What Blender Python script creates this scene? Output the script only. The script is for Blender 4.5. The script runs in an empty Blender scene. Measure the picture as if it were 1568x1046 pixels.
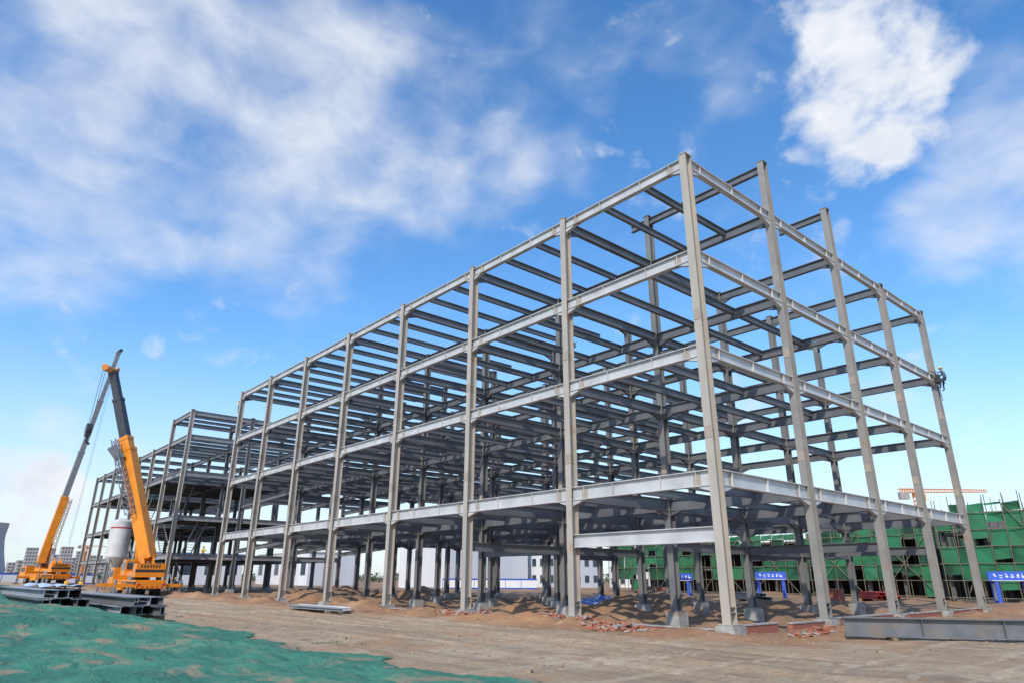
import bpy, bmesh, math, random
import numpy as np
from mathutils import Vector, Matrix, noise
random.seed(7)
V=Vector
scene=bpy.context.scene

# ------------------------------------------------------------------ helpers
def nt_new(name):
    m=bpy.data.materials.new(name); m.use_nodes=True
    nt=m.node_tree; b=nt.nodes['Principled BSDF']
    return m,nt,b
def mat(name,c1,c2=None,scale=2.0,rough=.6,metal=0.0,bump=0.0,bscale=20,detail=5,lo=.35,hi=.65,stretch=(1,1,1),c3=None,s3=.6,t3=(.6,.7),st3=(1,1,1)):
    m,nt,b=nt_new(name); N=nt.nodes; L=nt.links
    geo=N.new('ShaderNodeNewGeometry'); mp=N.new('ShaderNodeMapping'); mp.inputs['Scale'].default_value=stretch
    L.new(geo.outputs['Position'],mp.inputs['Vector'])
    if c2 is None: c2=tuple(x*.8 for x in c1)
    nz=N.new('ShaderNodeTexNoise'); nz.inputs['Scale'].default_value=scale; nz.inputs['Detail'].default_value=detail
    L.new(mp.outputs['Vector'],nz.inputs['Vector'])
    cr=N.new('ShaderNodeValToRGB'); cr.color_ramp.elements[0].position=lo; cr.color_ramp.elements[1].position=hi
    cr.color_ramp.elements[0].color=(*c1,1); cr.color_ramp.elements[1].color=(*c2,1)
    L.new(nz.outputs['Fac'],cr.inputs['Fac']); out=cr.outputs['Color']
    if c3 is not None:
        m3=N.new('ShaderNodeMapping'); m3.inputs['Scale'].default_value=st3; L.new(geo.outputs['Position'],m3.inputs['Vector'])
        n3=N.new('ShaderNodeTexNoise'); n3.inputs['Scale'].default_value=s3; n3.inputs['Detail'].default_value=8
        L.new(m3.outputs['Vector'],n3.inputs['Vector'])
        mr=N.new('ShaderNodeMapRange'); mr.inputs['From Min'].default_value=t3[0]; mr.inputs['From Max'].default_value=t3[1]
        L.new(n3.outputs['Fac'],mr.inputs['Value'])
        mx=N.new('ShaderNodeMix'); mx.data_type='RGBA'; L.new(mr.outputs['Result'],mx.inputs['Factor'])
        L.new(out,mx.inputs['A']); mx.inputs['B'].default_value=(*c3,1); out=mx.outputs['Result']
    L.new(out,b.inputs['Base Color'])
    b.inputs['Roughness'].default_value=rough; b.inputs['Metallic'].default_value=metal
    if bump>0:
        n2=N.new('ShaderNodeTexNoise'); n2.inputs['Scale'].default_value=bscale; n2.inputs['Detail'].default_value=6
        L.new(geo.outputs['Position'],n2.inputs['Vector'])
        bp=N.new('ShaderNodeBump'); bp.inputs['Strength'].default_value=bump; bp.inputs['Distance'].default_value=.05
        L.new(n2.outputs['Fac'],bp.inputs['Height']); L.new(bp.outputs['Normal'],b.inputs['Normal'])
    return m

class MB:
    def __init__(s): s.v=[];s.f=[];s.m=[]
    def quadbox(s,c8,mi=0):
        o=len(s.v); s.v+= [tuple(p) for p in c8]
        for q in ((0,3,2,1),(4,5,6,7),(0,1,5,4),(1,2,6,5),(2,3,7,6),(3,0,4,7)):
            s.f.append(tuple(o+i for i in q)); s.m.append(mi)
    def box(s,lo,hi,mi=0):
        x0,y0,z0=lo;x1,y1,z1=hi
        s.quadbox([(x0,y0,z0),(x1,y0,z0),(x1,y1,z0),(x0,y1,z0),(x0,y0,z1),(x1,y0,z1),(x1,y1,z1),(x0,y1,z1)],mi)
    def obox(s,p0,p1,w,h,mi=0,w1=None,h1=None,upv=None):
        p0=V(p0);p1=V(p1);d=(p1-p0).normalized()
        ref=V((0,0,1)) if upv is None else V(upv)
        if abs(d.dot(ref))>.98: ref=V((0,1,0))
        sd=d.cross(ref).normalized(); up=sd.cross(d)
        w1=w if w1 is None else w1; h1=h if h1 is None else h1
        a=[p0+sd*x*w/2+up*y*h/2 for x,y in((-1,-1),(1,-1),(1,1),(-1,1))]
        b=[p1+sd*x*w1/2+up*y*h1/2 for x,y in((-1,-1),(1,-1),(1,1),(-1,1))]
        s.quadbox([a[0],a[1],b[1],b[0],a[3],a[2],b[2],b[3]],mi)
    def cyl(s,p0,p1,r,mi=0,n=12,r1=None,caps=True):
        p0=V(p0);p1=V(p1);d=(p1-p0).normalized(); ref=V((0,0,1))
        if abs(d.z)>.98: ref=V((1,0,0))
        a=d.cross(ref).normalized(); b=d.cross(a); r1=r if r1 is None else r1
        o=len(s.v)
        for p,rr in((p0,r),(p1,r1)):
            for i in range(n):
                t=2*math.pi*i/n; s.v.append(tuple(p+a*math.cos(t)*rr+b*math.sin(t)*rr))
        for i in range(n):
            j=(i+1)%n; s.f.append((o+i,o+j,o+n+j,o+n+i)); s.m.append(mi)
        if caps:
            s.f.append(tuple(o+i for i in reversed(range(n)))); s.m.append(mi)
            s.f.append(tuple(o+n+i for i in range(n))); s.m.append(mi)
    def ibeam(s,p0,p1,h,w,mi=0,tf=.04,tw=.03):
        p0=V(p0);p1=V(p1);z=V((0,0,1))
        s.obox(p0-z*tf/2,p1-z*tf/2,w,tf,mi)
        s.obox(p0-z*h/2,p1-z*h/2,tw,h-2*tf,mi)
        s.obox(p0-z*(h-tf/2),p1-z*(h-tf/2),w,tf,mi)
    def haunch(s,p,d,l,h0,h1,w,mi=0):
        p=V(p);d=V(d).normalized();z=V((0,0,1));sd=d.cross(z)
        a=p-z*(h0+.002);b=p-z*h1;c=p+d*l-z*(h0+.002)
        o=len(s.v)
        t=w/2
        s.v+= [tuple(q+sd*k*t) for q in(a,b,c) for k in(-1,1)]
        for q in((0,1,3,2),(2,3,5,4),(0,4,5,1),(0,2,4),(1,5,3)): s.f.append(tuple(o+i for i in q)); s.m.append(mi)
    def obj(s,name,mats,parent=None,smooth=False):
        me=bpy.data.meshes.new(name); me.from_pydata(s.v,[],s.f)
        for m in mats: me.materials.append(m)
        me.polygons.foreach_set('material_index',s.m)
        bm=bmesh.new(); bm.from_mesh(me); bmesh.ops.recalc_face_normals(bm,faces=bm.faces); bm.to_mesh(me); bm.free()
        if smooth: me.polygons.foreach_set('use_smooth',[True]*len(me.polygons))
        me.update()
        if smooth=='angle': me.set_sharp_from_angle(angle=math.radians(35))
        o=bpy.data.objects.new(name,me); scene.collection.objects.link(o)
        if parent: o.parent=parent
        return o
def empty(name,loc=(0,0,0),rz=0):
    e=bpy.data.objects.new(name,None); e.location=loc; e.rotation_euler=(0,0,rz); scene.collection.objects.link(e); return e
def ss(a,b,x):
    t=max(0,min(1,(x-a)/(b-a))); return t*t*(3-2*t)
def fbm(x,y,s,o=4): 
    return noise.fractal(V((x*s,y*s,3.7)),1.0,2.0,o)

# ------------------------------------------------------------------ camera
F=V((0.6547,0.7559,0)); R=V((0.7559,-0.6547,0))
az=math.radians(49.104);pi_=math.radians(19.62);roll=math.radians(-.265)
d=V((math.cos(pi_)*math.cos(az),math.cos(pi_)*math.sin(az),math.sin(pi_)))
rt=V((math.sin(az),-math.cos(az),0)); up=rt.cross(d)
rt2=rt*math.cos(roll)-up*math.sin(roll); up2=rt*math.sin(roll)+up*math.cos(roll)
cam=bpy.data.cameras.new('camera'); co=bpy.data.objects.new('camera',cam); scene.collection.objects.link(co)
M=Matrix((rt2,up2,-d)).transposed().to_4x4(); M.translation=V((-24.623,-15.468,2.0)); co.matrix_world=M
cam.sensor_width=36; cam.lens=36*1016.2/1568; cam.clip_start=.05; cam.clip_end=8000
scene.camera=co
scene.view_settings.view_transform='Standard'; scene.view_settings.look='None'; scene.view_settings.exposure=0
def pdir(u,v):
    x=(u-784)/1016.2;y=(523-v)/1016.2
    return (d+rt2*x+up2*y).normalized()

# ------------------------------------------------------------------ light
sun_from=V((-.90,-.44,0)).normalized(); el=math.radians(42)
sl=bpy.data.lights.new('sun','SUN'); sl.energy=3.6; sl.angle=math.radians(.5); sl.color=(1,.93,.81)
so=bpy.data.objects.new('sun',sl); scene.collection.objects.link(so)
sd=V((sun_from.x*math.cos(el),sun_from.y*math.cos(el),math.sin(el)))
so.rotation_euler=sd.to_track_quat('Z','Y').to_euler(); so.location=sd*100
w=bpy.data.worlds.new('World'); scene.world=w; w.use_nodes=True
nt=w.node_tree;N=nt.nodes;L=nt.links;bg=N['Background']
sky=N.new('ShaderNodeTexSky'); sky.sky_type='NISHITA'; sky.sun_disc=False; sky.sun_elevation=el
sky.sun_rotation=math.atan2(sun_from.x,sun_from.y)%(2*math.pi); sky.air_density=1.0; sky.dust_density=.5; sky.ozone_density=2.5
bg.inputs['Strength'].default_value=.12
tc=N.new('ShaderNodeTexCoord')
def math_n(op,a,b=None,clamp=False):
    n=N.new('ShaderNodeMath'); n.operation=op; n.use_clamp=clamp
    for i,x in enumerate((a,b)):
        if x is None: continue
        if isinstance(x,(int,float)): n.inputs[i].default_value=x
        else: L.new(x,n.inputs[i])
    return n.outputs[0]
def mrange(x,a,b,c=0,e=1,smooth=True):
    n=N.new('ShaderNodeMapRange'); n.interpolation_type='SMOOTHSTEP' if smooth else 'LINEAR'
    L.new(x,n.inputs['Value'])
    for k,q in zip(('From Min','From Max','To Min','To Max'),(a,b,c,e)): n.inputs[k].default_value=q
    return n.outputs['Result']
def mixc(f,a,b_):
    n=N.new('ShaderNodeMix'); n.data_type='RGBA'
    if isinstance(f,float): n.inputs['Factor'].default_value=f
    else: L.new(f,n.inputs['Factor'])
    for k,x in(('A',a),('B',b_)):
        if isinstance(x,tuple): n.inputs[k].default_value=(*x,1)
        else: L.new(x,n.inputs[k])
    return n.outputs['Result']
D_=tc.outputs['Generated']
def blobsum(blobs,cap):
    acc=None
    for (u,v,ri,ro,wt) in blobs:
        n=N.new('ShaderNodeVectorMath'); n.operation='DOT_PRODUCT'; L.new(D_,n.inputs[0]); n.inputs[1].default_value=pdir(u,v)
        o=mrange(n.outputs['Value'],math.cos(math.radians(ro)),math.cos(math.radians(ri)),0,wt)
        acc=o if acc is None else math_n('ADD',acc,o)
    return math_n('MINIMUM',acc,cap)
def noise_n(vec,scale,det,rough,dist):
    n=N.new('ShaderNodeTexNoise'); n.inputs['Scale'].default_value=scale; n.inputs['Detail'].default_value=det; n.inputs['Roughness'].default_value=rough; n.inputs['Distortion'].default_value=dist
    L.new(vec,n.inputs['Vector']); return n.outputs['Fac']
wisps=blobsum([(60,60,3,13,.6),(200,30,2,9,.4),(400,110,2,11,.55),(480,90,1,7,.35),(290,230,1,8,.5),(90,310,2,10,.7),(220,360,1,8,.45),(340,330,1,8,.5),(500,220,1,8,.45),(650,290,1,5,.7),(750,260,1,6,.55),(560,380,1,6,.35),(860,260,1,5,.45),(620,130,1,7,.3),(790,100,1,6,.3),(430,400,1,7,.35),
 (1170,120,1,6,.4),(1110,200,1,4,.2),(1430,360,1,5,.6),(1545,190,1,6,.55),(1520,310,1,8,.5),(1050,60,1,6,.3),(930,100,1,5,.25),(1480,590,1,6,.35),(1350,615,.5,3,.45),(90,655,.3,2.4,.5),(540,30,1,6,.3)],.95)
puffs=blobsum([(1320,40,1,5.4,.75),(1260,20,1,3.6,.45),(1400,90,1,4.2,.5),(1290,110,1,4.4,.5),(1350,150,1,5.2,.65),(1240,200,.5,3.4,.6),(1330,240,.5,3.2,.7),(1400,200,1,4.0,.5),(1190,150,.5,3,.35),(20,745,1,5,.95),(90,790,1,4,.7),(232,528,.2,1.3,.48)],1.0)
mp=N.new('ShaderNodeMapping'); mp.inputs['Scale'].default_value=(1,1,1.7); mp.inputs['Rotation'].default_value=(.25,-.2,0); L.new(D_,mp.inputs['Vector'])
nA=noise_n(mp.outputs['Vector'],3.6,7,.50,.35)
nB=noise_n(mp.outputs['Vector'],10,8,.52,.35)
nC=noise_n(D_,22,9,.58,.3)
fw=math_n('ADD',wisps,math_n('ADD',math_n('MULTIPLY',math_n('SUBTRACT',nA,.5),1.8),math_n('MULTIPLY',math_n('SUBTRACT',nB,.5),1.5)))
mw=mrange(fw,.02,1.7,0,.86)
fp=math_n('ADD',puffs,math_n('ADD',math_n('MULTIPLY',math_n('SUBTRACT',nB,.5),2.6),math_n('MULTIPLY',math_n('SUBTRACT',nC,.5),1.5)))
mpuff=mrange(fp,.20,1.25,0,1)
mask=math_n('MAXIMUM',mw,mpuff)
hs=N.new('ShaderNodeHueSaturation'); hs.inputs['Saturation'].default_value=1.25; hs.inputs['Value'].default_value=2.05; L.new(sky.outputs['Color'],hs.inputs['Color'])
sp=N.new('ShaderNodeSeparateXYZ'); L.new(D_,sp.inputs[0])
base=mixc(mrange(sp.outputs['Z'],.34,-.02,0,.8),hs.outputs['Color'],(5.6,6.5,7.4))
cl=mixc(mrange(nC,.35,.65),(7.7,7.9,8.3),(6.6,7.0,7.7))
L.new(mixc(mask,base,cl),bg.inputs['Color'])

# ------------------------------------------------------------------ materials
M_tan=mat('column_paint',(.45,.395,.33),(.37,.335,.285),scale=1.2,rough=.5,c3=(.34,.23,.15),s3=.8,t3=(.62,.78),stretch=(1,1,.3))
M_fac=mat('facade_beam_pale',(.54,.54,.53),(.43,.43,.425),scale=.8,rough=.45,c3=(.36,.33,.29),s3=.9,t3=(.62,.76))  # light grey, well above the tone of the interior beams
M_int=mat('interior_beam_dark',(.105,.11,.118),(.15,.155,.16),scale=.6,rough=.5)  # interior beams, much darker than the facade ones
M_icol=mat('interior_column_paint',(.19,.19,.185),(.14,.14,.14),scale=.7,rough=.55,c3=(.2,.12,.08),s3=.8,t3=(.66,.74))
M_rust=mat('rusty_splice',(.36,.28,.21),(.34,.31,.27),scale=4,rough=.8)
M_conc=mat('concrete',(.42,.41,.385),(.30,.29,.27),scale=3,rough=.9,bump=.4,c3=(.27,.2,.14),s3=2,t3=(.5,.7))
M_brick=mat('red_brick',(.36,.13,.08),(.28,.10,.07),scale=6,rough=.9,bump=.3)
M_orange=mat('orange_paint',(.80,.27,.012),(.68,.22,.015),scale=1,rough=.35,c3=(.4,.2,.08),s3=2,t3=(.6,.8))
M_black=mat('black_paint',(.03,.03,.035),(.05,.05,.05),rough=.4)
M_tyre=mat('rubber',(.03,.03,.03),(.05,.045,.04),rough=.9)
M_glass=mat('window_glass',(.03,.05,.07),(.05,.07,.09),rough=.1)
M_grey=mat('grey_steel',(.22,.23,.24),(.16,.17,.18),rough=.45)
M_dark=mat('dark_steel',(.12,.125,.13),(.16,.16,.165),scale=2,rough=.45,c3=(.2,.15,.1),s3=1.4,t3=(.55,.75))
M_white=mat('white_paint',(.75,.75,.74),(.66,.66,.65),scale=.3,rough=.6)
M_red=mat('red_paint',(.5,.04,.03),rough=.5)
M_blue=mat('blue_paint',(.03,.10,.50),(.03,.08,.40),rough=.5)

# ------------------------------------------------------------------ terrain
def gh(x,y):
    z=0.0
    inside=ss(.3,3.5,x)*ss(-.5,3,y)*(1-ss(30,36,x))*(1-ss(70,80,y))
    z-=inside*(.55-.25*ss(25,60,y))
    if inside>0:
        n=fbm(x+13,y,.13,5); z+=inside*max(0,n)*1.6
        z+=inside*fbm(x,y,.6,4)*.28
    rd=math.exp(-((x+1.6)/1.0)**2)*ss(-4,2,y)*(1-ss(70,80,y))*(.5+fbm(x,y,.35,4)*1.2)
    rd+=math.exp(-((y+2.2)/1.3)**2)*ss(1,5,x)*(1-ss(60,70,x))*(.35+fbm(x,y,.4,4)*.9)
    z+=max(0,rd)*.5
    m=ss(-14.8,-20.5,x)*(.25+1.15*ss(2,26,y))*(1-.9*ss(52,75,y))
    m*=1-.6*ss(-21.8,-20.2,x)*ss(15,18,y)*(1-ss(34,38,y))
    z+=m
    z+=.9*ss(85,120,y)*(1-ss(-2,5,x))
    if abs(x)<90 and abs(y)<170:
        z+=fbm(x,y,.25,3)*.05+fbm(x,y,1.1,3)*.03
        e=ss(34,45,x); z+=e*fbm(x,y,.13,3)*.5
        for k,cx in enumerate((-5.2,-7.1,-9.6,-11.4)):
            q=x-cx-math.sin(y*.06+k//2)*1.0
            z-=.06*math.exp(-(q/.22)**2)-.03*math.exp(-((abs(q)-.45)/.15)**2)
    return z
def axis(parts):
    a=[]
    for lo,hi,st in parts: a+=list(np.arange(lo,hi,st))
    a.append(parts[-1][1]); return a
xs=axis([(-3500,-500,600),(-500,-100,80),(-100,-34,6),(-34,-16,.6),(-16,8,.2),(8,20,.4),(20,50,.9),(50,100,3),(100,500,50),(500,3500,600)])
ys=axis([(-3500,-500,600),(-500,-60,60),(-60,-20,4),(-20,-14,.6),(-14,12,.22),(12,36,.4),(36,80,.8),(80,150,2.5),(150,500,40),(500,3500,500)])
me=bpy.data.meshes.new('ground'); nv=[(x,y,gh(x,y)) for y in ys for x in xs]; W=len(xs)
me.from_pydata(nv,[],[(j*W+i,j*W+i+1,(j+1)*W+i+1,(j+1)*W+i) for j in range(len(ys)-1) for i in range(W-1)])
me.polygons.foreach_set('use_smooth',[True]*len(me.polygons))
g=bpy.data.objects.new('ground',me); scene.collection.objects.link(g)
m,nt,b=nt_new('dirt'); N=nt.nodes; L=nt.links
geo=N.new('ShaderNodeNewGeometry'); sep=N.new('ShaderNodeSeparateXYZ'); L.new(geo.outputs['Position'],sep.inputs[0])
def nz(scale,det=6,stretch=None,dist=0,rough=.6):
    n=N.new('ShaderNodeTexNoise'); n.inputs['Scale'].default_value=scale; n.inputs['Detail'].default_value=det; n.inputs['Distortion'].default_value=dist; n.inputs['Roughness'].default_value=rough
    if stretch:
        mp=N.new('ShaderNodeMapping'); mp.inputs['Scale'].default_value=stretch[:3]
        if len(stretch)>3: mp.inputs['Rotation'].default_value=(0,0,stretch[3])
        L.new(geo.outputs['Position'],mp.inputs['Vector']); L.new(mp.outputs['Vector'],n.inputs['Vector'])
    else: L.new(geo.outputs['Position'],n.inputs['Vector'])
    return n.outputs['Fac']
c=mixc(mrange(nz(.22,8,None,.6),.35,.65),(.40,.28,.17),(.51,.39,.26))
c=mixc(mrange(nz(.9,9,None,.8,.7),.48,.68,0,.8),c,(.29,.19,.115))
px=math_n('ADD',sep.outputs['X'],math_n('MULTIPLY',math_n('SUBTRACT',nz(.3,5),.5),6))
py=math_n('ADD',sep.outputs['Y'],math_n('MULTIPLY',math_n('SUBTRACT',nz(.27,5),.5),8))
soil=math_n('MULTIPLY',mrange(px,-4.5,-2.5),mrange(py,-7,-3))
c2=mixc(mrange(nz(.5,8),.38,.62),(.42,.215,.10),(.30,.165,.09))
c2=mixc(mrange(nz(2.2,7),.55,.7),c2,(.48,.32,.18))
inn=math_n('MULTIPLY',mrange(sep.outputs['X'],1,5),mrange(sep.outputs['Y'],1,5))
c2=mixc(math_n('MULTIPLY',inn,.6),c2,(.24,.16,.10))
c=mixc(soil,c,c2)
road=math_n('SUBTRACT',1,soil)
tr=mrange(nz(1.0,6,(1.6,.05,1),.3),.49,.60,0,.6)
c=mixc(math_n('MULTIPLY',tr,road),c,(.26,.19,.13))
tr2=mrange(nz(1.0,6,(.06,1.7,1,.35),.3),.52,.62,0,.6)
c=mixc(math_n('MULTIPLY',math_n('MULTIPLY',tr2,road),mrange(sep.outputs['Y'],2,-3)),c,(.55,.44,.31))
c=mixc(mrange(nz(7,6,None,0,.7),.56,.68,0,.6),c,(.19,.125,.08))
c=mixc(mrange(nz(.16,4,None,1),.52,.66,0,.5),c,(.48,.25,.115))
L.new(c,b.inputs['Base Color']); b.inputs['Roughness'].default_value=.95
bp=N.new('ShaderNodeBump'); bp.inputs['Strength'].default_value=1.0; bp.inputs['Distance'].default_value=.18
hh=math_n('ADD',nz(2.6,10,None,.3,.7),math_n('MULTIPLY',nz(1.0,5,(1.6,.05,1),.3),.8)); L.new(hh,bp.inputs['Height']); L.new(bp.outputs['Normal'],b.inputs['Normal'])
me.materials.append(m)

# green dust net over the mound
m,nt,b=nt_new('dust_net'); N=nt.nodes; L=nt.links
geo=N.new('ShaderNodeNewGeometry')
c=mixc(mrange(nz(.35,6,None,.4),.38,.62),(.030,.165,.105),(.048,.225,.135))
c=mixc(mrange(nz(1.3,8,None,1.0),.50,.72,0,.75),c,(.14,.25,.15))
c=mixc(mrange(nz(.7,9,None,.8),.53,.66,0,.9),c,(.29,.225,.14))
c=mixc(mrange(nz(2.4,7,(1,.3,1),1.2),.56,.66,0,.6),c,(.02,.095,.065))
L.new(c,b.inputs['Base Color']); b.inputs['Roughness'].default_value=.85
bp=N.new('ShaderNodeBump'); bp.inputs['Strength'].default_value=.9; bp.inputs['Distance'].default_value=.15
L.new(math_n('ADD',nz(1.8,8,(1,.45,1),1.2),math_n('MULTIPLY',nz(9,5),.2)),bp.inputs['Height']); L.new(bp.outputs['Normal'],b.inputs['Normal'])
M_net=m
gx=np.arange(-46,-12.5,.18); gy=np.arange(-18,62,.22)
vs=[];idx={};fs=[]
def edge(y): return -15.0+fbm(0,y,.22,4)*1.6+fbm(5,y,1.1,3)*.35+.5*ss(4,-4,y)
for j,y in enumerate(gy):
    y=float(y); e=edge(y)
    for i,x in enumerate(gx):
        x=float(x)
        if x>e+.25: continue
        if x<-36 and y<10: continue
        k=min(1,max(0,(e-x)/1.2)); pad=1-.85*ss(-21.8,-20.2,x)*ss(15,17.5,y)*(1-ss(34,38,y))
        wx=x+noise.noise(V((x*.5,y*.5,0)))*1.2; wy=y+noise.noise(V((x*.5,y*.5,9)))*1.2
        wr=abs(noise.noise(V((wx*.5,wy*.33,1.3))))*.24+abs(noise.noise(V((wx*1.3,wy*.8,5))))*.13+abs(noise.noise(V((wx*2.9,wy*1.7,8))))*.07
        z=gh(x,y)+.03+k*(wr*pad+.03)+ (.35*ss(-19,-24,x)*max(0,fbm(x,y,.12,2)))
        idx[(i,j)]=len(vs); vs.append((x,y,z))
for (i,j) in idx:
    if (i+1,j) in idx and (i,j+1) in idx and (i+1,j+1) in idx:
        fs.append((idx[(i,j)],idx[(i+1,j)],idx[(i+1,j+1)],idx[(i,j+1)]))
me=bpy.data.meshes.new('green_dust_net'); me.from_pydata(vs,[],fs); me.materials.append(M_net)
me.polygons.foreach_set('use_smooth',[True]*len(me.polygons))
o=bpy.data.objects.new('green_dust_net',me); scene.collection.objects.link(o)

# ------------------------------------------------------------------ main steel frame
X=[0,8.03,15.93,23.12,30.74]; Y=[0,8.29,16.87,25.52,34.12,42.55,50.96,59.18]; Z=[6.32,11.85,16.5,21.53]
main=empty('steel_frame_building')
HX=.225; HY=.19
def frame_column(b,bp_,x,y,zt,mi,zb=.0,ped=True,splice=True):
    for s_ in(-1,1): b.box((x+s_*HX-.018,y-HY,zb+.38),(x+s_*HX+.018,y+HY,zt),mi)
    b.box((x-HX+.018,y-.012,zb+.38),(x+HX-.018,y+.012,zt),mi)
    b.box((x-HX-.05,y-HY-.03,zt+.001),(x+HX+.05,y+HY+.03,zt+.035),mi)
    b.box((x-HX-.13,y-HY-.13,zb+.345),(x+HX+.13,y+HY+.13,zb+.379),mi)
    for q in(-.1,.1): b.box((x-HX+.019,y-HY+.01,zb+.38+.5+q),(x+HX-.019,y+HY-.01,zb+.40+.5+q),mi)
    if splice:
        for z in (random.uniform(7.5,7.9),random.uniform(12.9,13.2)):
            if z<zt-1:
                for s_ in(-1,1): b.box((x+s_*(HX+.028)-.008,y-HY+.02,z),(x+s_*(HX+.028)+.008,y+HY-.02,z+.5),2)
                b.box((x-HX+.05,y-.03,z+.02),(x+HX-.05,y+.03,z+.45),2)
    if ped:
        jx=random.uniform(-.05,.05)
        bp_.box((x-.42+jx,y-.42,zb-1.6),(x+.42+jx,y+.42,zb+.30),0)
        bp_.box((x-.34,y-.3,zb+.301),(x+.34,y+.3,zb+.343),0)
cb=MB();pb=MB();fb=MB();ib=MB()
def coltop(i,j):
    if i==1: return 24.9 if j<2 else 21.6
    if i==2: return 24.9 if j==0 else 21.6
    return Z[3]+.12
for i,x in enumerate(X):
    for j,y in enumerate(Y):
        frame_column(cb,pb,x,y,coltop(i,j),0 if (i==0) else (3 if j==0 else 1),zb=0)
gX=HX+.021; gY=.014
for k,z in enumerate(Z):
    zt=z+.02
    for i,x in enumerate(X):
        for j in range(7):
            if k==3 and i in(2,) and j>0: continue
            f=(i==0); hb=.66 if k==0 else .56
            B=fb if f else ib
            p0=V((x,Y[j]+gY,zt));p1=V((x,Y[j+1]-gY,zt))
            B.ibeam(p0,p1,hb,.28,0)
            B.haunch(p0,(0,1,0),.95,hb,hb+.3,.2); B.haunch(p1,(0,-1,0),.95,hb,hb+.3,.2)
            if f:
                for t in (0,1,2,3):
                    for off in((.9,) if t==0 else (-.9,) if t==3 else (0,)):
                        yy=Y[j]+(Y[j+1]-Y[j])*t/3+off
                        B.box((x-.13,yy-.012,zt-hb+.045),(x+.13,yy+.012,zt-.045),0)
                        if t in(0,3): B.box((x-.15,yy-.2,zt-hb-.014),(x+.15,yy+.2,zt-hb-.001),1); B.box((x-.03,yy-.18,zt-hb+.08),(x-.016,yy+.18,zt-.1),1)
    for j,y in enumerate(Y):
        for i in range(4):
            if k==3 and i>=2 and j not in(0,7): continue
            f=(j==0); hb=.66 if k==0 else .56
            B=fb if f else ib
            p0=V((X[i]+gX,y,zt));p1=V((X[i+1]-gX,y,zt))
            B.ibeam(p0,p1,hb,.28,0)
            B.haunch(p0,(1,0,0),.95,hb,hb+.3,.2); B.haunch(p1,(-1,0,0),.95,hb,hb+.3,.2)
            if f:
                for xx in(X[i]+1.1,X[i+1]-1.1,(X[i]+X[i+1])/2):
                    B.box((xx-.012,y-.13,zt-hb+.045),(xx+.012,y+.13,zt-.045),0)
                for xx in(X[i]+1.1,X[i+1]-1.1): B.box((xx-.2,y-.03,zt-hb+.08),(xx+.2,y-.016,zt-.1),1)
    for j in range(7):
        for t in (1,2):
            y=Y[j]+(Y[j+1]-Y[j])*t/3
            for i in range(4):
                if k==3 and i>0 and not(i==1 and j>=2): continue
                if k in(1,2) and i>=2 and j<2: continue
                if k==0 and i==3 and j<1: continue
                ib.ibeam((X[i]+.143,y,zt-.0),(X[i+1]-.143,y,zt-.0),.40,.2,0)
zr=24.75
ib.ibeam((X[1],Y[0]+gY,zr),(X[1],Y[1]-gY,zr),.45,.26,0)
ib.ibeam((X[1]+0,Y[1]+gY,zr),(X[1],Y[1]+1.4,zr),.45,.26,0)
ib.ibeam((X[2],Y[0]+gY,zr),(X[2],Y[0]+3.2,zr),.45,.26,0)
fb.ibeam((0,gY,4.05),(0,Y[1]-gY,4.05),.62,.28,0)
for (i,j) in((1,1),(2,1),(3,1),(1,2),(0,2),(2,3)):
    ib.ibeam((X[i]+gX,Y[j],4.0),(X[i+1]-gX,Y[j],4.0),.5,.26,0)
for (i,j) in((2,0),(3,0),(4,1),(1,2)):
    ib.ibeam((X[i],Y[j]+gY,4.0),(X[i],Y[j+1]-gY,4.0),.5,.26,0)
M_rcol=mat('side_column_grey',(.28,.265,.24),(.22,.21,.195),scale=1,rough=.5,c3=(.3,.2,.12),s3=.9,t3=(.6,.75))  # right-face columns, darker and greyer than the left-face row
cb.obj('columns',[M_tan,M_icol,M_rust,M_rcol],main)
pb.obj('column_pedestals',[M_conc],main)
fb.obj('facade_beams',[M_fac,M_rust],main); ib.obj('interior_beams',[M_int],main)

# ------------------------------------------------------------------ wing
wing=empty('steel_frame_wing')
WX=[0,8.03,15.93,23.12]; WY=[78,86.4,94.8,103.2,111.6,120,128.2,135]; WZ=[4.7,9.4,15.0,19.8]
cb=MB();pb=MB();fb=MB();ib=MB()
for i,x in enumerate(WX):
    for j,y in enumerate(WY):
        frame_column(cb,pb,x,y,23.1 if (j<2 and i<3) else 19.95,0 if i==0 else 1,zb=.2,splice=False)
for k,z in enumerate(WZ+[23.0]):
    for i,x in enumerate(WX):
        for j in range(7):
            if k==4 and (j>0 or i>2): continue
            B=fb if i==0 else ib
            B.ibeam((x,WY[j]+gY,z),(x,WY[j+1]-gY,z),.6,.28,0)
    for j,y in enumerate(WY):
        for i in range(3):
            if k==4 and (j>1 or i>1): continue
            B=fb if j==0 else ib
            B.ibeam((WX[i]+gX,y,z),(WX[i+1]-gX,y,z),.6,.28,0)
    for j in range(7):
        for t in(1,2):
            y=WY[j]+(WY[j+1]-WY[j])*t/3
            for i in range(3):
                if k==4 and (j>0 or i>1): continue
                if k==3 and (j>1): continue
                ib.ibeam((WX[i]+.143,y,z),(WX[i+1]-.143,y,z),.4,.2,0)
    if k in(0,1,2):
        for j in range(7):
            if (j+k)%3==2: continue
            ib.box((.16,WY[j]+.16,z+.004),(WX[2]-.16,WY[j+1]-.16,z+.06),0)
for z in (6.3,11.85):
    for x in X[1:4]:
        ib.ibeam((x,Y[7]+gY,z),(x,78-gY,z-.9 if z<8 else z-.6),.5,.26,0)
    for yy in (64,68,73): ib.ibeam((8.2,yy,z-.3),(23,yy,z-.3),.45,.24,0)
sb=MB()
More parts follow.
